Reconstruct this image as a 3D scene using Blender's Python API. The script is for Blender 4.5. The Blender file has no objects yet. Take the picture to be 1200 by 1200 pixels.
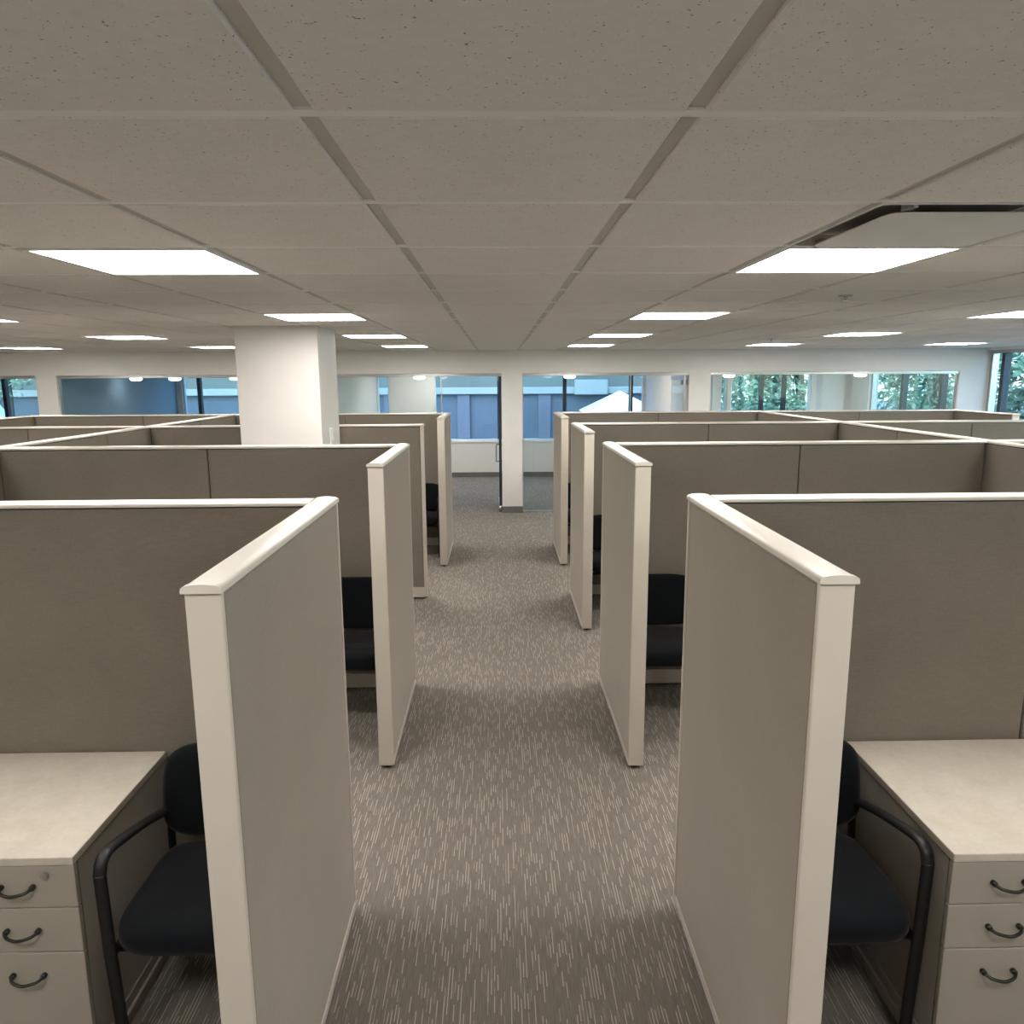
import bpy, bmesh, math, random
from mathutils import Vector, Matrix
random.seed(7)
S = bpy.context.scene
COL = S.collection

# ------------------------------------------------------------------ helpers
def link(name, me, m=None, parent=None, smooth=False):
    o = bpy.data.objects.new(name, me); COL.objects.link(o)
    for mm in ([m] if not isinstance(m, (list, tuple)) else m):
        if mm is not None: me.materials.append(mm)
    if smooth:
        for p in me.polygons: p.use_smooth = True
    if parent is not None: o.parent = parent
    return o

class B:
    """collects shapes into one bmesh"""
    def __init__(s): s.bm = bmesh.new()
    def box(s, x0, x1, y0, y1, z0, z1, bev=0.0, seg=2, mat=0):
        t = bmesh.new()
        v = [t.verts.new((x, y, z)) for x in (x0, x1) for y in (y0, y1) for z in (z0, z1)]
        for f in ((0,1,3,2),(4,6,7,5),(0,4,5,1),(2,3,7,6),(0,2,6,4),(1,5,7,3)):
            t.faces.new([v[i] for i in f])
        if bev: bmesh.ops.bevel(t, geom=t.edges[:], offset=bev, segments=seg, affect='EDGES', profile=.5)
        for f in t.faces: f.material_index = mat
        s.merge(t); return s
    def merge(s, t):
        bmesh.ops.recalc_face_normals(t, faces=t.faces[:])
        me = bpy.data.meshes.new('t'); t.to_mesh(me); t.free(); s.bm.from_mesh(me); bpy.data.meshes.remove(me)
    def prism(s, prof, x0, x1):
        """profile in (y,z) extruded along x"""
        t = bmesh.new()
        a = [t.verts.new((x0, p[0], p[1])) for p in prof]; b = [t.verts.new((x1, p[0], p[1])) for p in prof]
        n = len(prof)
        for i in range(n): t.faces.new((a[i], a[(i+1) % n], b[(i+1) % n], b[i]))
        t.faces.new(a); t.faces.new(b[::-1]); s.merge(t); return s
    def loft(s, rings, cap=True, closed=True):
        t = bmesh.new(); R = [[t.verts.new(p) for p in r] for r in rings]
        for A, Bq in zip(R, R[1:]):
            n = len(A)
            for i in range(n if closed else n-1): t.faces.new((A[i], A[(i+1) % n], Bq[(i+1) % n], Bq[i]))
        if cap: t.faces.new(R[0][::-1]); t.faces.new(R[-1])
        s.merge(t); return s
    def tube(s, pts, rx, ry=None, n=10, up=(1, 0, 0), smooth=6):
        """swept oval; up = direction of the rx radius"""
        ry = ry or rx; P = [Vector(p) for p in pts]
        if smooth > 1 and len(P) > 2:
            Q = []
            E = [P[0]*2-P[1]] + P + [P[-1]*2-P[-2]]
            for i in range(1, len(E)-2):
                p0, p1, p2, p3 = E[i-1:i+3]
                for k in range(smooth):
                    t = k/smooth
                    Q.append(.5*((2*p1)+(p2-p0)*t+(2*p0-5*p1+4*p2-p3)*t*t+(3*p1-p0-3*p2+p3)*t**3))
            P = Q+[P[-1]]
        rings = []
        for i, p in enumerate(P):
            d = (P[min(i+1, len(P)-1)]-P[max(i-1, 0)]).normalized()
            u = Vector(up); u = u-d*u.dot(d)
            if u.length < 1e-4: u = d.orthogonal()
            u.normalize(); w = d.cross(u)
            rings.append([p+u*rx*math.cos(a)+w*ry*math.sin(a) for a in [2*math.pi*k/n for k in range(n)]])
        s.loft(rings); return s
    def cyl(s, c, r, z0, z1, n=20, r2=None):
        r2 = r if r2 is None else r2
        f = lambda rr, z: [(c[0]+rr*math.cos(2*math.pi*k/n), c[1]+rr*math.sin(2*math.pi*k/n), z) for k in range(n)]
        s.loft([f(r, z0), f(r2, z1)]); return s
    def obj(s, name, m, parent=None, smooth=False, loc=None):
        me = bpy.data.meshes.new(name); s.bm.to_mesh(me); s.bm.free()
        o = link(name, me, m, parent, smooth)
        if loc: o.location = loc
        return o

def tag(o, label, cat, group=None):
    o['label'] = label; o['category'] = cat
    if group: o['group'] = group
    return o
def thing(name, label, cat, loc=(0, 0, 0), rz=0.0, group=None):
    o = bpy.data.objects.new(name, None); COL.objects.link(o); o.empty_display_size = .1
    o.location = loc; o.rotation_euler = (0, 0, rz)
    return tag(o, label, cat, group)
def struct(o): o['kind'] = 'structure'; return o
def dup(root, loc, rz=None, label=None):
    r = root.copy(); COL.objects.link(r); r.location = loc
    if rz is not None: r.rotation_euler = (0, 0, rz)
    if label: r['label'] = label
    for ch in list(root.children):
        c = ch.copy(); COL.objects.link(c); c.parent = r
        for g in list(ch.children):
            d = g.copy(); COL.objects.link(d); d.parent = c
    return r

# ------------------------------------------------------------------ materials
class NT:
    def __init__(s, name):
        s.m = bpy.data.materials.new(name); s.m.use_nodes = True; s.t = s.m.node_tree
        s.b = s.t.nodes['Principled BSDF']; s.out = s.t.nodes['Material Output']
    def n(s, typ, **kw):
        x = s.t.nodes.new(typ)
        for k, v in kw.items(): setattr(x, k, v)
        return x
    def l(s, a, b): s.t.links.new(a, b)
    def math(s, op, a, b=None, c=None):
        x = s.n('ShaderNodeMath', operation=op)
        for i, v in enumerate((a, b, c)):
            if v is None: continue
            if isinstance(v, (int, float)): x.inputs[i].default_value = v
            else: s.l(v, x.inputs[i])
        return x.outputs[0]
    def coords(s, scale=(1, 1, 1)):
        tc = s.n('ShaderNodeTexCoord'); mp = s.n('ShaderNodeMapping'); mp.inputs['Scale'].default_value = scale
        s.l(tc.outputs['Object'], mp.inputs[0]); return mp.outputs[0]
    def noise(s, scale, vec, detail=4):
        x = s.n('ShaderNodeTexNoise'); x.inputs['Scale'].default_value = scale; x.inputs['Detail'].default_value = detail
        s.l(vec, x.inputs['Vector']); return x.outputs['Fac']
    def ramp(s, fac, stops):
        x = s.n('ShaderNodeValToRGB'); e = x.color_ramp.elements
        while len(e) < len(stops): e.new(.5)
        for k, (p, c) in enumerate(stops): e[k].position = p; e[k].color = (*c, 1)
        s.l(fac, x.inputs[0]); return x.outputs[0]
    def mix(s, f, a, b):
        x = s.n('ShaderNodeMix', data_type='RGBA')
        for sock, v in ((x.inputs[0], f), (x.inputs[6], a), (x.inputs[7], b)):
            if isinstance(v, (int, float)): sock.default_value = v
            elif isinstance(v, tuple): sock.default_value = (*v, 1)
            else: s.l(v, sock)
        return x.outputs[2]
    def bump(s, h, strength, dist=.002):
        x = s.n('ShaderNodeBump'); x.inputs['Strength'].default_value = strength; x.inputs['Distance'].default_value = dist
        s.l(h, x.inputs['Height']); s.l(x.outputs[0], s.b.inputs['Normal'])

def sc(c, k): return tuple(min(1, v*k) for v in c)
def plain(name, c, rough=.5, metal=0.0, var=.06, scale=6, spec=.5, bump=0, bscale=200):
    t = NT(name); v = t.coords(); f = t.noise(scale, v)
    t.l(t.ramp(f, [(.3, sc(c, 1-var)), (.7, sc(c, 1+var))]), t.b.inputs['Base Color'])
    t.b.inputs['Roughness'].default_value = rough; t.b.inputs['Metallic'].default_value = metal
    t.b.inputs['Specular IOR Level'].default_value = spec
    if bump: t.bump(t.noise(bscale, v, 2), bump)
    return t.m
def fabric(name, c, var=.1, weave=700, sheen=.1):
    t = NT(name); v = t.coords()
    big = t.noise(3.0, v, 5)
    a = t.noise(1, t.coords((weave, weave, 40)), 2); b = t.noise(1, t.coords((40, 40, weave)), 2)
    th = t.math('ADD', t.math('MULTIPLY', a, .5), t.math('MULTIPLY', b, .5))
    f = t.math('ADD', t.math('MULTIPLY', th, .75), t.math('MULTIPLY', big, .25))
    t.l(t.ramp(f, [(.3, sc(c, 1-var*2.2)), (.5, c), (.72, sc(c, 1+var*2.2))]), t.b.inputs['Base Color'])
    t.b.inputs['Roughness'].default_value = .95; t.b.inputs['Specular IOR Level'].default_value = .15
    t.b.inputs['Sheen Weight'].default_value = sheen; t.b.inputs['Sheen Roughness'].default_value = .45; t.b.inputs['Sheen Tint'].default_value = (1, .93, .84, 1)
    t.bump(th, .35, .002)
    return t.m

M = {}
M['fabric'] = fabric('panel_fabric_taupe', (.222, .195, .158), sheen=.68)
M['trim'] = plain('offwhite_trim', (.59, .535, .465), .38, var=.02)
M['basestrip'] = plain('taupe_base_strip', (.34, .30, .255), .4, var=.03)
M['cap'] = plain('offwhite_cap', (.64, .59, .52), .30, var=.02)
M['core'] = plain('dark_panel_core', (.03, .027, .024), .8)
M['foot'] = plain('black_glide', (.012, .012, .012), .5)
M['wall'] = plain('white_wall_paint', (.80, .775, .745), .7, var=.015, bump=.05)
M['column'] = plain('white_column_paint', (.69, .66, .63), .6, var=.015, bump=.05)
M['lightframe'] = plain('white_light_frame', (.78, .77, .75), .4, var=.01)
M['tee'] = plain('ceiling_tee_shaded', (.56, .53, .49), .45, var=.02)  # same metal as the cross tees, greyed for the shade in the recess
M['tee_lit'] = plain('ceiling_cross_tee_lit', (.93, .92, .90), .3, var=.01)  # same metal as the main tees, lightened for grazing reflections
M['baseboard'] = plain('grey_vinyl_base', (.16, .15, .145), .6)
M['alu'] = plain('brushed_aluminium', (.50, .50, .49), .35, .9, var=.04)
M['chrome'] = plain('chrome', (.72, .72, .72), .15, 1.0, var=.02)
M['mullion'] = plain('dark_mullion', (.035, .045, .06), .4, .3)
M['black'] = plain('black_frame', (.006, .006, .0065), .55, var=.1)
M['chairfab'] = fabric('black_chair_fabric', (.0055, .007, .009), .12, 900)
M['pull'] = plain('black_pull', (.012, .010, .009), .35)
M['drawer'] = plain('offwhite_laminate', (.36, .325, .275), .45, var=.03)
M['plate'] = plain('white_plastic', (.75, .73, .68), .4, var=.01)
M['sill'] = plain('white_sill', (.82, .83, .84), .5, var=.01)
M['diffuser_dark'] = plain('dark_duct', (.45, .41, .37), .7)

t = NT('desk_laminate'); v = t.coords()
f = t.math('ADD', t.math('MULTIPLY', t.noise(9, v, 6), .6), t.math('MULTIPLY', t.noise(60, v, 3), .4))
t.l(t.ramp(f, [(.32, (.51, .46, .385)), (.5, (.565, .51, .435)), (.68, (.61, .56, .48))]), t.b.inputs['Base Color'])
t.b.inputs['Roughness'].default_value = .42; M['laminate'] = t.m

# ceiling tile: mineral fibre with pin-holes and fissures
t = NT('mineral_fibre_tile'); v = t.coords()
n1 = t.noise(45, v, 6); n2 = t.noise(160, v, 3); n3 = t.noise(11, v, 4)
pits = t.ramp(n2, [(.0, (0, 0, 0)), (.285, (0, 0, 0)), (.325, (1, 1, 1))])
cl = t.ramp(t.math('ADD', t.math('MULTIPLY', n1, .6), t.math('MULTIPLY', n3, .4)), [(.35, (.83, .80, .76)), (.65, (.88, .85, .81))])
t.l(t.mix(pits, (.30, .27, .24), cl), t.b.inputs['Base Color'])
t.b.inputs['Roughness'].default_value = .95; t.b.inputs['Specular IOR Level'].default_value = .1
t.bump(n1, .25, .003); M['tile'] = t.m

# carpet: taupe with fine pale dashes running along the aisle
t = NT('dashed_carpet'); tc = t.n('ShaderNodeTexCoord'); sx = t.n('ShaderNodeSeparateXYZ'); t.l(tc.outputs['Object'], sx.inputs[0])
X, Y = sx.outputs[0], sx.outputs[1]
def dashes(pitch, length, thr, wfrac, seed):
    u = t.math('DIVIDE', X, pitch); ci = t.math('FLOOR', u); cf = t.math('SUBTRACT', u, ci)
    wn = t.n('ShaderNodeTexWhiteNoise', noise_dimensions='1D'); t.l(t.math('ADD', ci, seed), wn.inputs['W'])
    vv = t.math('ADD', t.math('DIVIDE', Y, length), t.math('MULTIPLY', wn.outputs['Value'], 17.0))
    ri = t.math('FLOOR', vv)
    w2 = t.n('ShaderNodeTexWhiteNoise', noise_dimensions='2D'); cb = t.n('ShaderNodeCombineXYZ')
    t.l(t.math('ADD', ci, seed), cb.inputs[0]); t.l(ri, cb.inputs[1]); t.l(cb.outputs[0], w2.inputs['Vector'])
    on = t.math('GREATER_THAN', w2.outputs['Value'], thr)
    line = t.math('LESS_THAN', t.math('ABSOLUTE', t.math('SUBTRACT', cf, .5)), wfrac)
    return t.math('MULTIPLY', on, line)
d1 = dashes(.0115, .068, .73, .135, 3.0); d2 = dashes(.0115, .05, .82, .12, 91.0)
vc = t.coords(); nb = t.noise(400, vc, 3); nl = t.noise(1, t.coords((220, 12, 1)), 3)
base = t.ramp(t.math('ADD', t.math('MULTIPLY', nb, .5), t.math('MULTIPLY', nl, .5)), [(.35, (.152, .135, .117)), (.5, (.203, .181, .157)), (.66, (.265, .239, .208))])
pale = (.54, .485, .40)
t.l(t.mix(t.math('MULTIPLY', t.math('MAXIMUM', d1, t.math('MULTIPLY', d2, .55)), .78), base, pale), t.b.inputs['Base Color'])
t.b.inputs['Roughness'].default_value = 1; t.b.inputs['Specular IOR Level'].default_value = .05
t.bump(nb, .4, .003); M['carpet'] = t.m

def glass(name, tint, ior=1.45, rough=0.0):
    t = NT(name); t.t.nodes.remove(t.b)
    tr = t.n('ShaderNodeBsdfTransparent'); gl = t.n('ShaderNodeBsdfGlossy'); gl.inputs['Roughness'].default_value = rough
    fr = t.n('ShaderNodeFresnel'); fr.inputs['IOR'].default_value = ior
    nz = t.noise(.8, t.coords(), 2)
    t.l(t.ramp(nz, [(.3, sc(tint, .98)), (.7, sc(tint, 1.02))]), tr.inputs['Color'])
    ge = t.n('ShaderNodeNewGeometry'); fac = t.math('MULTIPLY', fr.outputs[0], t.math('SUBTRACT', 1.0, ge.outputs['Backfacing']))
    mx = t.n('ShaderNodeMixShader'); t.l(fac, mx.inputs[0]); t.l(tr.outputs[0], mx.inputs[1]); t.l(gl.outputs[0], mx.inputs[2])
    t.l(mx.outputs[0], t.out.inputs['Surface']); return t.m
M['glass'] = glass('clear_office_glass', (.90, .95, .95))
M['tinted'] = glass('blue_tinted_glass', (.74, .88, .92))

def emit(name, c, strength):
    t = NT(name); t.b.inputs['Base Color'].default_value = (.8, .8, .8, 1)
    nz = t.noise(2, t.coords(), 1)
    t.l(t.ramp(nz, [(.2, sc(c, .97)), (.8, c)]), t.b.inputs['Emission Color'])
    t.b.inputs['Emission Strength'].default_value = strength; return t.m
M['lamp'] = emit('troffer_lens', (1.0, .965, .905), 15.0)
M['lamp_small'] = emit('pendant_lens', (1.0, .97, .93), 6.0)

# ------------------------------------------------------------------ camera (solved from the photograph)
f_px, pitch, yaw, roll, CZ = 878.18, .1779, .0180, -.0056, 2.1031
c, s = math.cos(yaw), math.sin(yaw); cp, sp = math.cos(pitch), math.sin(pitch); cr, sr = math.cos(roll), math.sin(roll)
R0 = Vector((c, -s, 0)); F = Vector((s*cp, c*cp, -sp)); U0 = Vector((s*sp, c*sp, cp))
R = cr*R0+sr*U0; U = cr*U0-sr*R0
cam = bpy.data.cameras.new('camera'); co = bpy.data.objects.new('camera', cam); COL.objects.link(co)
cam.sensor_width = 36; cam.lens = 36*f_px/1200; cam.clip_start = .02; cam.clip_end = 400
mw = Matrix.Identity(4)
for i in range(3): mw[i][0], mw[i][1], mw[i][2] = R[i], U[i], -F[i]
mw[2][3] = CZ; co.matrix_world = mw; S.camera = co

# ------------------------------------------------------------------ room shell
TX, TY, W = -.2969, 1.2748, .61
ZC = 2.51
XL, XR, YF, YB, YE = -8.2, 7.54, -2.6, 11.64, 16.0
XO = -11.2

b = B().box(XO-.1, XR+.2, YF-.1, YE+.2, -.06, 0)
struct(b.obj('floor', M['carpet']))

lights = [(i, j) for j in (-2, 2, 6, 10, 14) for i in (-10, -6, -2, 2, 6, 10)]
DIFF = (2, 1)
skip = set(lights) | {DIFF}
b = B()
b.box(XO-.1, XR+.2, YF-.1, YE+.2, ZC+.1, ZC+.2, mat=1)
for i in range(-13, 13):
    for j in range(-7, 17):
        x0, x1 = max(TX+i*W, XL), min(TX+(i+1)*W, XR); y0, y1 = max(TY+j*W, YF), min(TY+(j+1)*W, YB)
        if x1-x0 < .05 or y1-y0 < .05 or (i, j) in skip: continue
        g = .0150
        # tegular tile: shoulder at the tee, face 7 mm lower with a small chamfer
        a = lambda e, z: [(x0+e, y0+e, z), (x1-e, y0+e, z), (x1-e, y1-e, z), (x0+e, y1-e, z)]
        t = bmesh.new(); Rg = [[t.verts.new(p) for p in r] for r in (a(g, ZC+.009), a(g, ZC+.003), a(g+.004, ZC))]
        for A, Q in zip(Rg, Rg[1:]):
            for k in range(4): t.faces.new((A[k], A[(k+1) % 4], Q[(k+1) % 4], Q[k]))
        t.faces.new(Rg[-1]); b.merge(t)
ceil = struct(b.obj('ceiling', [M['tile'], M['tee']]))
b = B()
for i in range(-13, 14):
    x = TX+i*W
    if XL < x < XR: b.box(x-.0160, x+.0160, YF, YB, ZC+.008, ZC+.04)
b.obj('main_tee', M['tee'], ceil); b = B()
for j in range(-7, 18):
    y = TY+j*W
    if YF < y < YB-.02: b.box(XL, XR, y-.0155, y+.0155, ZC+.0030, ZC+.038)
b.obj('cross_tee', M['tee_lit'], ceil)
b = B().box(XO, XR, YB+.12, YE, ZC, ZC+.03); struct(b.obj('ceiling_office', M['wall']))

# back wall of the open office: header and piers around the glazed openings
ZH, TB = 2.165, .12
openings = [(XL+.05, -6.985), (-6.675, .06), (.378, 2.945), (3.275, 7.14)]
b = B().box(XL, XR, YB, YB+TB, ZH, ZC+.05)
prev = XL
for x0, x1 in openings+[(XR, None)]:
    b.box(prev, x0, YB, YB+TB, 0, ZH, 0); prev = x1
struct(b.obj('wall_back', M['wall']))
b = B(); prev = XL
for x0, x1 in openings+[(XR, None)]:
    b.box(prev-.004 if prev > XL else prev, x0+.004 if x1 else x0, YB-.008, YB+TB+.008, 0, .1, .002); prev = x1
struct(b.obj('baseboard_back', M['baseboard']))
b = B().box(XL-.1, XL, YF-.1, YB+TB, 0, ZC+.05); struct(b.obj('wall_left', M['wall']))
b = B().box(XL-.1, XR+.1, YF-.1, YF, 0, ZC+.05); struct(b.obj('wall_front', M['wall']))

# right wall: sill wall, head and a run of windows, all the way to the corner office
b = B().box(XR, XR+.2, YF-.1, YE+.2, 0, .77).box(XR, XR+.2, YF-.1, YE+.2, 2.47, ZC+.1)
b.box(XR, XR+.2, YB-.0, YB+TB, .77, 2.47).box(XR, XR+.2, YF-.1, YF+.3, .77, 2.47).box(XR, XR+.2, 15.3, YE+.2, .77, 2.47)
struct(b.obj('wall_right', M['wall']))
nwin = [0]
def window(axis, fixed, a0, a1, z0, z1, mull, mat, frame=.05, fm='alu', mm='mullion', mw_=.07, inside=-1, depth=.09):
    """framed glazing on a wall plane: axis 'x' runs along x at y=fixed, axis 'y' along y at x=fixed"""
    nwin[0] += 1; n = 'window_%d' % nwin[0]
    def bx(bb, u0, u1, d0, d1, za, zb, bev=0):
        if axis == 'x': bb.box(u0, u1, fixed+d0, fixed+d1, za, zb, bev)
        else: bb.box(fixed+d0, fixed+d1, u0, u1, za, zb, bev)
    g = B(); bx(g, a0+.004, a1-.004, .03, .038, z0+.004, z1-.004)
    root = struct(g.obj(n, mat))
    fr = B()
    bx(fr, a0, a1, 0, depth, z1-frame, z1, .003); bx(fr, a0, a1, 0, depth, z0, z0+frame, .003)
    bx(fr, a0, a0+frame, 0, depth, z0+frame, z1-frame, .003); bx(fr, a1-frame, a1, 0, depth, z0+frame, z1-frame, .003)
    fr.obj('window_frame', M[fm], root)
    for q in mull:
        k = B(); bx(k, q-mw_/2, q+mw_/2, -.02, depth, z0+frame, z1-frame, .004); k.obj('mullion', M[mm], root)
    return root
window('y', XR+.05, YF+.3, YB-.02, .77, 2.47, [11.33-1.45*k for k in range(1, 9)]+[11.3], M['tinted'])
window('y', XR+.05, YB+TB, 15.3, .77, 2.47, [12.85, 14.1], M['tinted'])

# glazed office fronts (frameless glass in a slim head channel)
def front(x0, x1, joints, lo=0.0):
    nwin[0] += 1
    g = B(); xs = [x0+.012]+joints+[x1-.012]
    for p, q in zip(xs, xs[1:]): g.box(p+.002, q-.002, YB+.055, YB+.065, .02, ZH-.03)
    root = struct(g.obj('window_%d' % nwin[0], M['glass']))
    B().box(x0, x1, YB+.02, YB+.10, ZH-.045, ZH, .004).obj('head_channel', M['alu'], root)
    B().box(x0, x1, YB+.04, YB+.08, 0, .022, .003).obj('floor_channel', M['alu'], root)
    k = B().box(x0, x0+.014, YB+.04, YB+.08, .022, ZH-.045); 
    k.box(x1-.014, x1, YB+.04, YB+.08, .022, ZH-.045); k.obj('jamb_channel', M['alu'], root)
front(openings[0][0], openings[0][1], [])
front(openings[1][0], -.86, [-4.9, -3.2, -1.9])
front(openings[2][0], 2.06, [1.2])
front(openings[3][0], openings[3][1], [4.55, 5.85])
for x0, x1 in ((-.86, .06), (2.06, 2.945)):
    pass
# the head rail above the two open doorways
B_ = B().box(-.86, .06, YB+.02, YB+.10, ZH-.045, ZH, .004); struct(B_.obj('trim_1', M['alu']))
B_ = B().box(2.06, 2.945, YB+.02, YB+.10, ZH-.045, ZH, .004); struct(B_.obj('trim_2', M['alu']))

def glass_door(n, x, y, w, h, swing, dark, closer):
    """frameless glass door, hinge at (x,y), leaf swung into the office"""
    root = bpy.data.objects.new('door_%d' % n, None); COL.objects.link(root); struct(root)
    root.location = (x, y, 0); root.rotation_euler = (0, 0, swing)
    B().box(0.0, w, -.006, .006, .09, h-.07).obj('glass_leaf', M['glass'], root)
    B().box(0.0, w, -.016, .016, h-.07, h, .003).obj('top_rail', M[dark], root)
    B().box(0.0, w, -.016, .016, .012, .09, .003).obj('bottom_rail', M['alu'], root)
    B().box(-.012, .02, -.02, .02, .02, h-.02, .003).obj('hinge_stile', M[dark], root)
    for sgn in (-1, 1):
        k = B().tube([(w-.09, 0, 1.0), (w-.09, sgn*.045, 1.0), (w-.09, sgn*.055, .985), (w-.09, sgn*.055, .735), (w-.09, sgn*.045, .72), (w-.09, 0, .72)], .011, smooth=2, up=(1, 0, 0))
        k.obj('door_pull', M['chrome'], root, True)
    k = B().cyl((0, 0), .03, 0.0, .10); k.obj('floor_pivot', M['chrome'], root, True)
    if closer:
        B().box(.04, .34, -.05, -.017, h-.14, h-.06, .006).obj('door_closer', M['baseboard'], root)
glass_door(1, .035, YB+.10, .88, ZH-.05, math.radians(91.0), 'mullion', False)
glass_door(2, 2.905, YB+.10, .86, ZH-.05, math.radians(90.5), 'alu', True)

# offices behind the glass: partitions, exterior wall with windows
b = B().box(-6.93, -6.72, YB+TB, YE, 0, ZC+.1); struct(b.obj('wall_office_left', plain('daylight_blue_wall', (.36, .49, .63), .97, var=.015, spec=.0)))  # blue of the window daylight put into the wall colour
b = B().box(-2.68, -2.55, YB+TB, YE, 0, ZC+.1); struct(b.obj('wall_office_middle', M['wall']))
b = B().box(3.13, 3.25, YB+TB, YE, 0, ZC+.1); struct(b.obj('wall_office_right', M['wall']))
b = B().box(XO-.1, XO, YB+TB, YE+.2, 0, ZC+.1).box(XO, XL-.1, YB, YB+TB, 0, ZC+.1); struct(b.obj('wall_office_end', M['wall']))
ext = [(-11.0, -8.95), (-6.60, -4.0), (-2.54, -2.28), (-1.335, 3.10), (4.95, 6.66)]
ext2 = [(4.38, 4.55), (4.73, 4.87)]
allw = sorted(ext+ext2)
b = B().box(XO, XR, YE, YE+.2, 0, .77).box(XO, XR, YE, YE+.2, 2.42, ZC+.1); prev = XO
for x0, x1 in allw+[(XR, None)]:
    b.box(prev, x0, YE, YE+.2, .77, 2.42); prev = x1
struct(b.obj('wall_exterior', M['wall']))
b = B().box(XO, XR-.02, YE-.02, YE+.0, .74, .775, .004); struct(b.obj('trim_3', M['sill']))
b = B().box(XO, XR, YE-.012, YE, 0, .10); struct(b.obj('baseboard_exterior', M['baseboard']))
for x0, x1 in allw:
    mm = {-11.0: [-10.3], -6.60: [-6.26], -1.335: [.03, 1.42, 2.83], 4.95: [5.62, 6.1]}.get(x0, [])
    window('x', YE+.05, x0, x1, .77, 2.42, mm, M['tinted'], frame=.03, mw_=.075, fm='sill')

# square column in the third left cubicle
b = B().box(-2.06, -1.41, 6.05, 6.72, 0, ZC+.005, .006)
struct(b.obj('column', M['column']))
k = thing('wall_switch', 'small white switch plate on the right face of the white column', 'switch', (-1.409, 6.37, 1.62))
B().box(0, .012, -.057, .057, -.06, .075, .004).obj('plate', M['plate'], k)
B().box(.012, .020, -.017, .017, -.03, .035, .002).obj('rocker', M['plate'], k)

# ------------------------------------------------------------------ cubicle partitions
P, T = 1.68, .08
def arc(hw, z0, zt, n=12):
    return [(-hw, z0-.006)]+[(-hw*math.cos(math.pi*k/n), z0+(zt-z0)*abs(math.sin(math.pi*k/n))**.6) for k in range(n+1)]+[(hw, z0-.006)]
capprof = arc(.0425, P-.014, P-.001)
def partition(name, label, loc, rz, L, seams=(), base=.115, start=None, end=None, group='cubicle partitions', capx=(0, 0)):
    """wall running along local +x from 0 to L, centred on local y=0; start / end = width of a trim post there"""
    r = thing(name, label, 'partition', loc, rz, group)
    B().box(.012, L-.012, -.026, .026, .022, P-.018).obj('frame', M['core'], r)
    a = start or 0; e = end or 0
    cuts = [a]+list(seams)+[L-e]
    for p, q in zip(cuts, cuts[1:]):
        B().box(p+(.004 if p else .007), q-(.004 if q < L else .007), -.037, .037, base+.003, P-.028, .005).obj('fabric_panel', M['fabric'], r)
    cx0 = -.004 if start else capx[0]; cx1 = L+.004 if end else L+capx[1]
    B().prism(capprof, cx0, cx1).obj('top_cap', M['cap'], r)
    if base > .08:
        bb = B().box(a, L-e, -.0385, .0385, .026, base, .003); bb.box(a, L-e, -.043, .043, .018, .030, .002)
    else:
        bb = B().box(a, L-e, -.040, .040, .016, base, .003)
    bb.obj('base_raceway', M['trim'], r)
    if start:
        B().box(0, start, -.040, .040, .02, P-.021, .004).obj('end_post', M['trim'], r)
        k = B().prism(arc(.0435, P-.0135, P+.0005), -.010, .010); k.obj('end_cap', M['cap'], r)
    if end:
        B().box(L-end, L, -.040, .040, .02, P-.021, .004).obj('corner_post', M['trim'], r)
        k = B().prism(arc(.0435, P-.0135, P+.0005), L-.022, L+.005); k.obj('corner_cap', M['cap'], r)
    for x in (.04, L-.04):
        B().cyl((x, 0), .016, 0.0, .022, 16).obj('glide_foot', M['foot'], r)
    return r

rowL = [2.699, 4.939, 7.075, 9.355]; rowR = [2.699, 4.947, 7.11, 9.352]
xl, xr = -.5845, .6932
SPL, SPR = -3.21, 3.215             # aisle-side faces of the spines
H = math.pi/2
ordn = ['nearest', 'second', 'third', 'farthest']
# end panels along the aisle (local x runs from the camera end to the cross wall)
wl = {0: 1.165, 1: 1.146, 3: 1.1226}; wr = {0: 1.1426, 1: 1.195, 2: 1.0966, 3: 1.12}
lab = {0: 'nearest fabric end panel with broad off-white end post on the left of the aisle',
       1: 'second fabric end panel along the left of the aisle, in front of the white column',
       3: 'farthest fabric end panel on the left of the aisle, just before the glass door'}
for i, w in wl.items():
    partition('cubicle_end_panel', lab[i], (xl-T/2, rowL[i]-w, 0), H, w, base=.048, start=.015, end=.017)
lab = {0: 'nearest fabric end panel with broad off-white end post on the right of the aisle',
       1: 'second fabric end panel from the camera along the right of the aisle',
       2: 'third fabric end panel from the camera along the right of the aisle',
       3: 'farthest fabric end panel on the right of the aisle, beside the office glass'}
for i, w in wr.items():
    partition('cubicle_end_panel', lab[i], (xr+T/2, rowR[i]-w, 0), H, w, base=.048, start=.015, end=.017)
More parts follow.
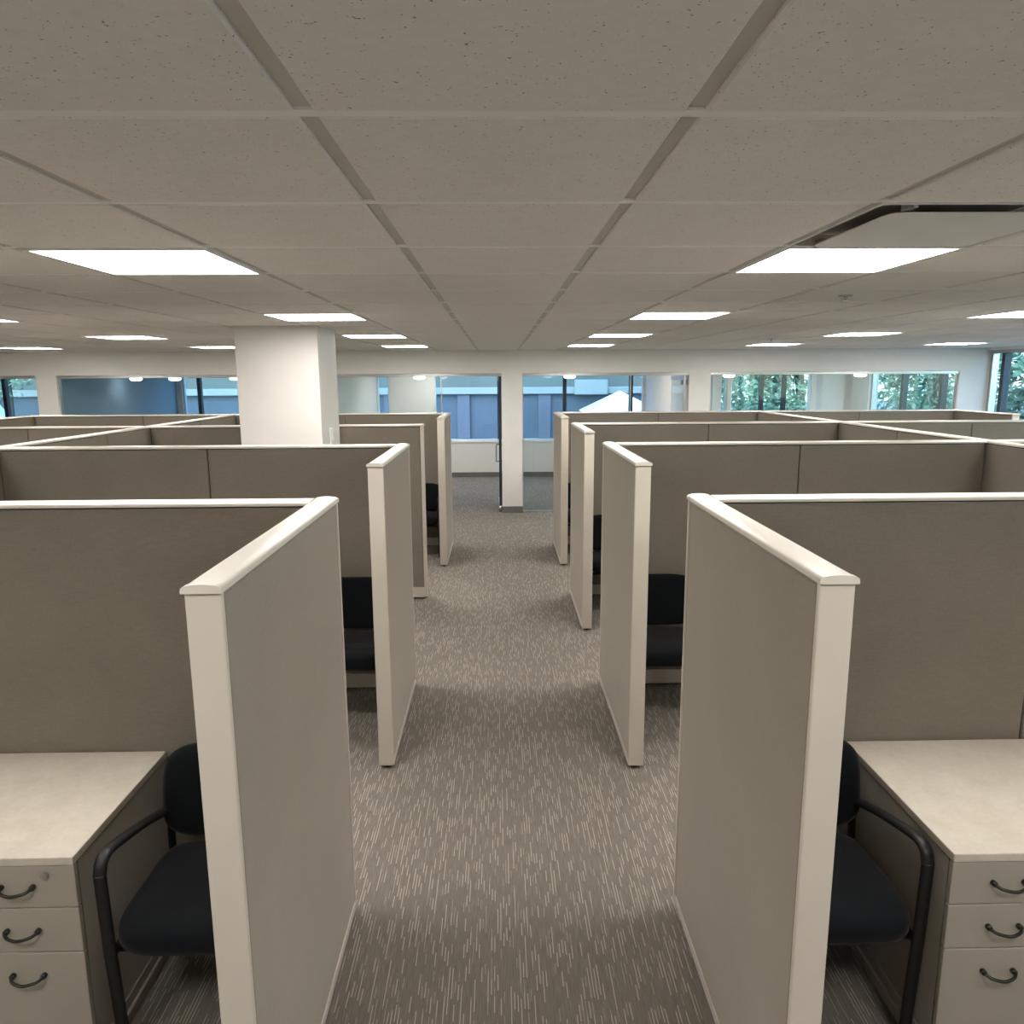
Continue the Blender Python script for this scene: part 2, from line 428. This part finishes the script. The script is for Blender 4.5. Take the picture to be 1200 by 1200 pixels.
# cross walls
labL = ['nearest left taupe partition wall, behind the left desk with drawers',
        'second left taupe partition wall, running in front of the white column',
        'third left taupe partition wall, ending bare at the aisle behind the white column',
        'farthest left taupe partition wall, under the left office glass beside the aisle']
labR = ['nearest right taupe partition wall, behind the right desk with drawers',
        'second right taupe partition wall, with long off-white cap behind the nearest one',
        'third right taupe partition wall counted from the camera beside the aisle',
        'farthest right taupe partition wall, below the glass of the middle office']
for i in range(4):
    y = rowL[i]-T/2
    if i == 2:
        L = SPL-.002-(-.695); partition('cubicle_wall', labL[i], (SPL+.002, y, 0), 0, -.695-SPL-.002, seams=(-1.88-SPL,), end=.03)
    else:
        x1 = xl-T-.002; partition('cubicle_wall', labL[i], (SPL+.002, y, 0), 0, x1-SPL-.002, seams=(-1.88-SPL,), capx=(0, 0))
    y = rowR[i]-T/2
    x0 = xr+T+.002
    partition('cubicle_wall', labR[i], (x0, y, 0), 0, SPR-.002-x0, seams=(1.98-x0,))
# outer cubicles, beyond the spines
XOL, XOR = -5.64, 5.68
for i, t_ in ((2, 'outer left partition wall, one row nearer than the one under the blue glass'), (3, 'outer left partition wall, directly under the wide blue-lit office glass')):
    partition('cubicle_wall', t_, (XOL+.002, rowL[i]-T/2, 0), 0, SPL-T-.002-XOL-.002, seams=(-4.33-XOL,))
for i, t_ in ((1, 'outer right partition wall at the right picture edge, nearest of the outer ones'),
              (2, 'outer right partition wall with one seam, middle of the outer three'),
              (3, 'outer right partition wall, under the office glass with trees behind')):
    partition('cubicle_wall', t_, (SPR+T+.002, rowR[i]-T/2, 0), 0, XOR-.002-SPR-T-.002, seams=(4.48-SPR-T,))
partition('cubicle_end_panel', 'outer left fabric end panel at the left picture edge below the glass', (XOL-T/2, 9.355-1.13, 0), H, 1.13, base=.048, start=.015, end=.017)
partition('cubicle_end_panel', 'outer right fabric end panel below the corner of the room', (XOR+T/2, 9.352-1.13, 0), H, 1.13, base=.048, start=.015, end=.017)
Y0 = .46
partition('cubicle_spine_wall', 'long left spine partition running away between inner and outer left cubicles', (SPL-T/2, Y0, 0), H, 9.355-Y0,
          seams=[q-Y0 for q in (1.6, 2.66, 3.95, 4.90, 6.23, 7.03, 8.2)], end=.017)
partition('cubicle_spine_wall', 'long right spine partition running away between inner and outer right cubicles', (SPR+T/2, Y0, 0), H, 9.352-Y0,
          seams=[q-Y0 for q in (1.6, 2.66, 3.85, 4.90, 6.0, 7.07, 8.2)], end=.017)

# ------------------------------------------------------------------ desks with drawer pedestals
def desk(label, side, xe, yf, yb, xs):
    """side -1: desk lies to the left of its end xe; worktop runs to xs along the cross wall"""
    r = thing('desk', label, 'desk', (xe, yb, 0), 0, 'cubicle desks')
    d = yb-yf; w = abs(xs-xe)
    X = lambda a: side*a
    def bx(bb, a0, a1, *rest, **kw): bb.box(min(X(a0), X(a1)), max(X(a0), X(a1)), *rest, **kw); return bb
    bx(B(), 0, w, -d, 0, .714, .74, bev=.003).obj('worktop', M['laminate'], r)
    e = bx(B(), .002, .026, -d+.024, -.004, .085, .713, bev=.002).obj('end_panel', M['fabric'], r)
    k = bx(B(), -.012, .030, -d+.030, -.004, .004, .045, bev=.003); bx(k, -.002, .028, -d+.03, -.004, .045, .084); k.obj('base_strip', M['basestrip'], e)
    bx(B(), .03, w, -.022, -.006, .35, .712).obj('modesty_panel', M['fabric'], r)
    bx(B(), w-.026, w, -d+.05, -.024, .0, .713).obj('support_leg', M['drawer'], r)
    # pedestal
    p = thing('drawer_pedestal', label.replace('wide cream laminate desk', 'cream three-drawer pedestal under the desk'), 'drawers', (xe, yf, 0), 0, 'drawer pedestals')
    pw = .343
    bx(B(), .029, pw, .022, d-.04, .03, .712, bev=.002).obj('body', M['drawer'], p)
    bx(B(), .05, pw-.02, .05, d-.08, 0, .03).obj('plinth', M['foot'], p)
    zs = [(.576, .712), (.429, .573), (.045, .426)]; hz = [.646, .502, .352]
    for (z0, z1), h in zip(zs, hz):
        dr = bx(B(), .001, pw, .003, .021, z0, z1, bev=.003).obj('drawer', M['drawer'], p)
        cx = X(.17)
        pts = [(cx-.046, .004, h), (cx-.046, -.010, h), (cx-.036, -.022, h-.004), (cx-.018, -.030, h-.006), (cx, -.033, h-.007), (cx+.018, -.030, h-.006), (cx+.036, -.022, h-.004), (cx+.046, -.010, h), (cx+.046, .004, h)]
        k = B().tube(pts, .0048, .0048, 8, up=(0, 0, 1), smooth=3)
        for q in (-.046, .046): k.tube([(cx+q, .004, h), (cx+q, -.003, h), (cx+q, -.009, h)], .0085, n=10, up=(0, 0, 1), smooth=1)
        k.obj('handle', M['pull'], dr, True)
    lx = -.085 if side < 0 else pw-.085
    k = B().tube([(lx, .004, .683), (lx, -.006, .683)], .010, n=16, up=(0, 0, 1), smooth=1)
    k.obj('lock', M['alu'], p, False)
    return r
desk('wide cream laminate desk at the lower left of the picture', -1, -1.245, 1.985, 2.615, -3.19)
desk('wide cream laminate desk at the lower right of the picture', 1, 1.307, 1.930, 2.615, 3.19)

# ------------------------------------------------------------------ black guest armchairs
def superell(w, d, n, k=40, front=0.0):
    o = []
    for i in range(k):
        a = 2*math.pi*i/k; ca, sa = math.cos(a), math.sin(a)
        x = w*math.copysign(abs(ca)**(2/n), ca); y = d*math.copysign(abs(sa)**(2/n), sa)
        o.append((x, y))
    return o
def make_chair(label, loc):
    """faces -y; origin on the floor under the seat centre"""
    r = thing('armchair', label, 'chair', loc, 0, 'black cubicle armchairs')
    ol = superell(.236, .245, 5.5, 56)
    rings = []
    for z, kx, dz in ((.395, .90, 0), (.402, .97, 0), (.42, 1.0, 0), (.45, 1.0, 0), (.468, .97, 0), (.478, .88, 0), (.482, .7, 0), (.484, .35, 0)):
        rings.append([(x*kx, y*kx*.955+.014, z+.010-(.018*max(0, (-y*kx-.13)/.11)**2)) for x, y in ol])
    B().loft(rings).obj('seat', M['chairfab'], r, True)
    ol = superell(.250, .162, 4.2, 56)
    rings = []
    for dy, k in ((-.028, .55), (-.026, .80), (-.020, .93), (-.008, 1.0), (.010, 1.0), (.022, .95), (.026, .8), (.027, .5)):
        rings.append([(x*k, .252+dy+.055*(z*k)/.15*.5-.30*(x*k)**2+.016, .664+z*k) for x, z in ol])
    B().loft(rings).obj('backrest', M['chairfab'], r, True)
    for sx in (-1, 1):
        x = sx*.243
        B().tube([(x, .262, .44), (x, .268, .52), (x*.98, .282, .60), (x*.93, .292, .68)], .018, .012, 10, up=(0, 1, 0)).obj('back_upright', M['black'], r, True)
        B().tube([(x, .262, .44), (x, .262, .30), (x, .270, .15), (x, .285, 0.0)], .018, .012, 10, up=(0, 1, 0)).obj('leg', M['black'], r, True)
        B().tube([(x, .275, .565), (x, .245, .590), (x, .19, .612), (x, .08, .648), (x, -.06, .685), (x, -.145, .702), (x, -.185, .690), (x, -.200, .655)], .020, .013, 12, up=(1, 0, 0)).obj('armrest', M['black'], r, True)
        B().tube([(x, -.200, .662), (x, -.198, .60), (x, -.19, .40), (x, -.175, .18), (x, -.165, 0.0)], .0195, .013, 12, up=(1, 0, 0)).obj('leg', M['black'], r, True)
        B().tube([(x, -.188, .375), (x, .262, .375)], .012, .012, 8, smooth=1).obj('side_rail', M['black'], r, True)
    for yy in (-.15, .2):
        B().tube([(-.243, yy, .375), (.243, yy, .375)], .012, n=8, up=(0, 0, 1), smooth=1).obj('seat_rail', M['black'], r, True)
    return r
ch = make_chair('black padded armchair beside the left desk, behind the nearest left end panel', (-.947, 2.215, 0))
dup(ch, (1.037, 2.205, 0), None, 'black padded armchair beside the right desk, behind the nearest right end panel')
dup(ch, (-.945, 4.455, 0), None, 'black armchair seen in the gap between the two nearest left end panels')
dup(ch, (1.04, 4.455, 0), None, 'black armchair seen in the gap between first and second right end panels')
dup(ch, (1.04, 6.62, 0), None, 'black armchair seen in the gap between second and third right end panels')
dup(ch, (1.04, 8.86, 0), None, 'black armchair barely seen between third and farthest right end panels')
dup(ch, (-.945, 8.86, 0), None, 'black armchair barely seen behind the farthest left end panel')

# ------------------------------------------------------------------ ceiling fixtures
colname = {-10: 'far left column', -6: 'second column left of the aisle', -2: 'column just left of the aisle', 2: 'column just right of the aisle', 6: 'second column right of the aisle', 10: 'far right column'}
rowname = {-2: 'row above the camera', 2: 'nearest row', 6: 'second row', 10: 'third row', 14: 'row along the back wall'}
proto = None
for i, j in lights:
    x, y = TX+(i+.5)*W, TY+(j+.5)*W
    label = 'square lit ceiling light panel, %s, %s' % (colname[i], rowname[j])
    if proto is None:
        proto = thing('ceiling_light', label, 'ceiling light', (x, y, ZC), 0, 'ceiling light panels')
        h = W/2-.006; g = .022
        k = B()
        for a in ((-h, h, -h, -h+g), (-h, h, h-g, h), (-h, -h+g, -h+g, h-g), (h-g, h, -h+g, h-g)): k.box(*a, -.004, .05, .002)
        k.obj('frame', M['lightframe'], proto)
        k = B().box(-h+g+.003, h-g-.003, -h+g+.003, h-g-.003, .004, .010); k.obj('diffuser', M['lamp'], proto)
        B().box(-h, h, -h, h, .052, .095).obj('housing', M['lightframe'], proto)
    else:
        dup(proto, (x, y, ZC), None, label)

for x, y, lb in ((-1.2, 15.0, 'office behind the aisle'), (1.9, 13.8, 'middle office'), (4.6, 13.8, 'corner office, left half'), (6.3, 13.8, 'corner office, right half')):  # unseen panels added to brighten the office floors and walls
    dup(proto, (x, y, ZC-.006), None, 'unseen fill light panel added in the '+lb+' behind the glass')
x, y = TX+2.5*W, TY+1.5*W
d = thing('air_diffuser', 'square white ceiling air diffuser with dark slots beside the near right light', 'air vent', (x, y, ZC))
h = W/2-.004
k = B()
for a in ((-h, h, -h, -h+.010), (-h, h, h-.010, h), (-h, -h+.010, -h+.010, h-.010), (h-.010, h, -h+.010, h-.010)): k.box(*a, -.002, .02, .002)
k.obj('frame', M['lightframe'], d)
rr = lambda e, z: [(px*(h-e), py*(h-e), z) for px, py in superell(1, 1, 16, 64)]
B().loft([rr(.011, .0), rr(.014, .015), rr(.02, .032)], cap=False).obj('dark_throat', M['diffuser_dark'], d)
k = B().box(-h+.015, h-.015, -h+.015, h-.015, .032, .038); k.obj('duct_back', M['diffuser_dark'], d)
B().loft([rr(.056, -.008), rr(.055, -.010), rr(.058, -.012)]).obj('face_plate', M['lightframe'], d)
k = B()
for q in (-.21, .06, .21):
    k.box(q-.006, q+.006, -h+.012, -h+.07, -.006, .012); k.box(q-.006, q+.006, h-.07, h-.012, -.006, .012)
k.obj('bracket', M['alu'], d)

for (x, y), lb in (((3.06, 8.52), 'small sprinkler head in the ceiling near the back right lights'), ((1.80, 3.97), 'small sprinkler head in the ceiling behind the near right light')):
    r = thing('sprinkler_head', lb, 'sprinkler', (x, y, ZC), 0, 'ceiling sprinkler heads')
    B().cyl((0, 0), .032, -.006, 0, 20, .036).obj('escutcheon', M['alu'], r, True)
    B().cyl((0, 0), .009, -.024, -.006, 12).obj('stem', M['chrome'], r, True)
    B().cyl((0, 0), .018, -.027, -.024, 16).obj('deflector', M['chrome'], r)

# pendant discs in the offices, seen right below the glazing head
pend = [(-7.0+.6, 13.6, 'left office, by its left wall'), (-5.55, 13.2, 'left office, large and bright'), (-4.65, 13.6, 'left office, beside the column'), (-1.35, 13.2, 'office behind the aisle left of the glass door'), (1.25, 13.2, 'middle office behind the right glass'), (4.0, 13.1, 'corner office at its left end'), (6.2, 12.9, 'corner office in the middle of its glass')]
pp = None
for x, y, lb in pend:
    label = 'small round white pendant lamp in the '+lb
    if pp is None:
        pp = thing('pendant_lamp', label, 'lamp', (x, y, 0), 0, 'office pendant lamps')
        cc = lambda r_, z_: [(r_*math.cos(q*math.pi/14), r_*math.sin(q*math.pi/14), z_) for q in range(28)]
        k = B().loft([cc(.045, 2.078), cc(.078, 2.084), cc(.097, 2.098), cc(.10, 2.113), cc(.092, 2.128)]); k.obj('lamp_disc', M['lamp_small'], pp)
        k = B().cyl((0, 0), .108, 2.129, 2.16, 28, .08); k.obj('shade', M['lightframe'], pp)
        k = B().cyl((0, 0), .006, 2.16, ZC, 8); k.obj('rod', M['alu'], pp)
    else: dup(pp, (x, y, 0), None, label)

# ------------------------------------------------------------------ outside
t = NT('outdoor_ground'); v = t.coords(); t.l(t.ramp(t.noise(.6, v, 6), [(.35, (.26, .28, .24)), (.65, (.36, .37, .33))]), t.b.inputs['Base Color'])
t.b.inputs['Roughness'].default_value = 1
b = B().box(-60, 60, YE+.2, 70, -.5, -.3).box(XR+.2, 60, -20, YE+.2, -.5, -.3); struct(b.obj('ground', t.m))
M['bwall'] = plain('blue_grey_facade', (.068, .090, .125), .7, var=.08, scale=.6)
M['bwall2'] = plain('grey_green_facade', (.105, .122, .116), .7, var=.08, scale=.6)
M['bledge'] = plain('pale_ledge', (.25, .275, .285), .6, var=.04, scale=.5)
M['bpillar'] = plain('lilac_grey_pillar', (.10, .11, .15), .7, var=.05, scale=.6)
nb_ = thing('neighbouring_building', 'blue-grey building with pale ledge seen through the office windows', 'building', (-6, 30, -.3))
B().box(-24, 12, 0, 6, 0, 1.75).obj('lower_wall', M['bwall'], nb_)
B().box(-24, 12, -.25, 6, 1.75, 2.02, .03).obj('ledge', M['bledge'], nb_)
B().box(-24, 12, .2, 6, 2.02, 7).obj('upper_wall', M['bwall2'], nb_)
for x in (-19, -14, -9, -4, 1.5, 4.4, 7.6):
    B().box(x, x+.5, -.12, 0, 0, 1.75, .02).obj('pillar', M['bpillar'], nb_)
B().box(9.0, 10.3, -.45, -.3, 1.72, 2.30, .02).obj('sign_panel', M['bledge'], nb_)
M['tent'] = plain('white_canvas', (.85, .86, .90), .8, var=.03)
def canopy(label, x, y, z, w, peak=None):
    peak = peak or .55*w
    r = thing('canopy_tent', label, 'tent', (x, y, -.3), 0, 'white canopy tents outside')
    B().loft([[(-w, -w, z), (w, -w, z), (w, w, z), (-w, w, z)], [(-.03, -.03, z+peak), (.03, -.03, z+peak), (.03, .03, z+peak), (-.03, .03, z+peak)]]).obj('canopy', M['tent'], r)
    for a in (-1, 1):
        for c_ in (-1, 1):
            B().cyl((a*w*.95, c_*w*.95), .03, 0, z, 8).obj('pole', M['alu'], r)
canopy('white pointed canopy tent outside the middle office window', 4.45, 27.6, 1.15, 1.35)
canopy('white pointed canopy tent outside the leftmost office window', -14.7, 22.5, 1.0, .34, .75)

M['leaf'] = plain('leaf_green', (.14, .25, .15), .6, var=.4, scale=1.2)
M['leaf2'] = plain('leaf_pale_green', (.28, .37, .25), .6, var=.4, scale=1.2)
M['bark'] = plain('bark', (.10, .085, .07), .9)
def tree_mesh(seed, rad, hgt, n, low=.12):
    rnd = random.Random(seed); b = bmesh.new()
    blobs = [(Vector((rnd.uniform(-.6, .6)*rad, rnd.uniform(-.6, .6)*rad, rnd.uniform(low, .95)*hgt)), rnd.uniform(.45, .75)*rad) for _ in range(9)]
    for k in range(n):
        c_, r_ = rnd.choice(blobs); d_ = Vector((rnd.gauss(0, 1), rnd.gauss(0, 1), rnd.gauss(0, 1))).normalized()
        p = c_+d_*r_*rnd.uniform(.55, 1.0); p.z = max(.1, p.z)
        u = Vector((rnd.gauss(0, 1), rnd.gauss(0, 1), rnd.gauss(0, 1))).normalized(); w = u.orthogonal().normalized()
        s_ = rnd.uniform(.06, .13)
        f = b.faces.new([b.verts.new(q) for q in (p-u*s_, p+w*s_*.45, p+u*s_, p-w*s_*.45)]); f.material_index = 0 if rnd.random() < .7 else 1
    me = bpy.data.meshes.new('foliage'); b.to_mesh(me); b.free(); me.materials.append(M['leaf']); me.materials.append(M['leaf2']); return me
def make_tree(label, loc, seed, rad=1.9, hgt=4.2, low=.12):
    r = thing('tree', label, 'tree', loc, 0, 'trees outside the windows')
    link('foliage', tree_mesh(seed, rad, hgt, 5200, low), None, r)
    B().tube([(0, 0, 0), (.06, .03, hgt*.3), (-.05, .06, hgt*.6), (.05, 0, hgt*.85)], .13, n=8, smooth=4).obj('trunk', M['bark'], r, True)
    return r
make_tree('leafy tree outside the leftmost office window', (-17.4, 27.2, -.3), 3, 2.0, 6.0, .5)
tl = [(5.0, 21.0, 'outside the corner office, left part of its rear window'), (8.6, 21.4, 'outside the corner office, right part of its rear window'), (6.8, 24.6, 'behind the first row of trees outside the corner office'),
      (10.6, 18.0, 'right of the corner office, outside its side window'), (10.3, 14.3, 'outside the tall window at the right picture edge'), (12.0, 10.3, 'outside the right wall windows, nearest of the trees')]
for k, (x, y, lb) in enumerate([(9.7, 28.6, 'tall and farthest, behind the corner office'), (13.8, 24.0, 'tall and far, right of the corner office'), (15.2, 18.6, 'tall and far, behind the side window trees')]):
    make_tree('leafy green tree '+lb, (x, y, -.3), 31+k, 2.1, 6.0)
for k, (x, y, lb) in enumerate(tl):
    make_tree('leafy green tree '+lb, (x, y, -.3), 11+k, 1.33, 4.6)

# ------------------------------------------------------------------ daylight and view
w = bpy.data.worlds.new('world'); S.world = w; w.use_nodes = True; nt = w.node_tree
bg = nt.nodes['Background']; sky = nt.nodes.new('ShaderNodeTexSky'); sky.sky_type = 'NISHITA'
sky.sun_disc = False; sky.sun_elevation = math.radians(38); sky.sun_rotation = math.radians(200); sky.ozone_density = 2.0
nt.links.new(sky.outputs[0], bg.inputs[0]); bg.inputs[1].default_value = .6
S.view_settings.view_transform = 'Standard'; S.view_settings.look = 'None'; S.view_settings.gamma = 1
S.view_settings.exposure = 1.05; S.view_settings.use_curve_mapping = False
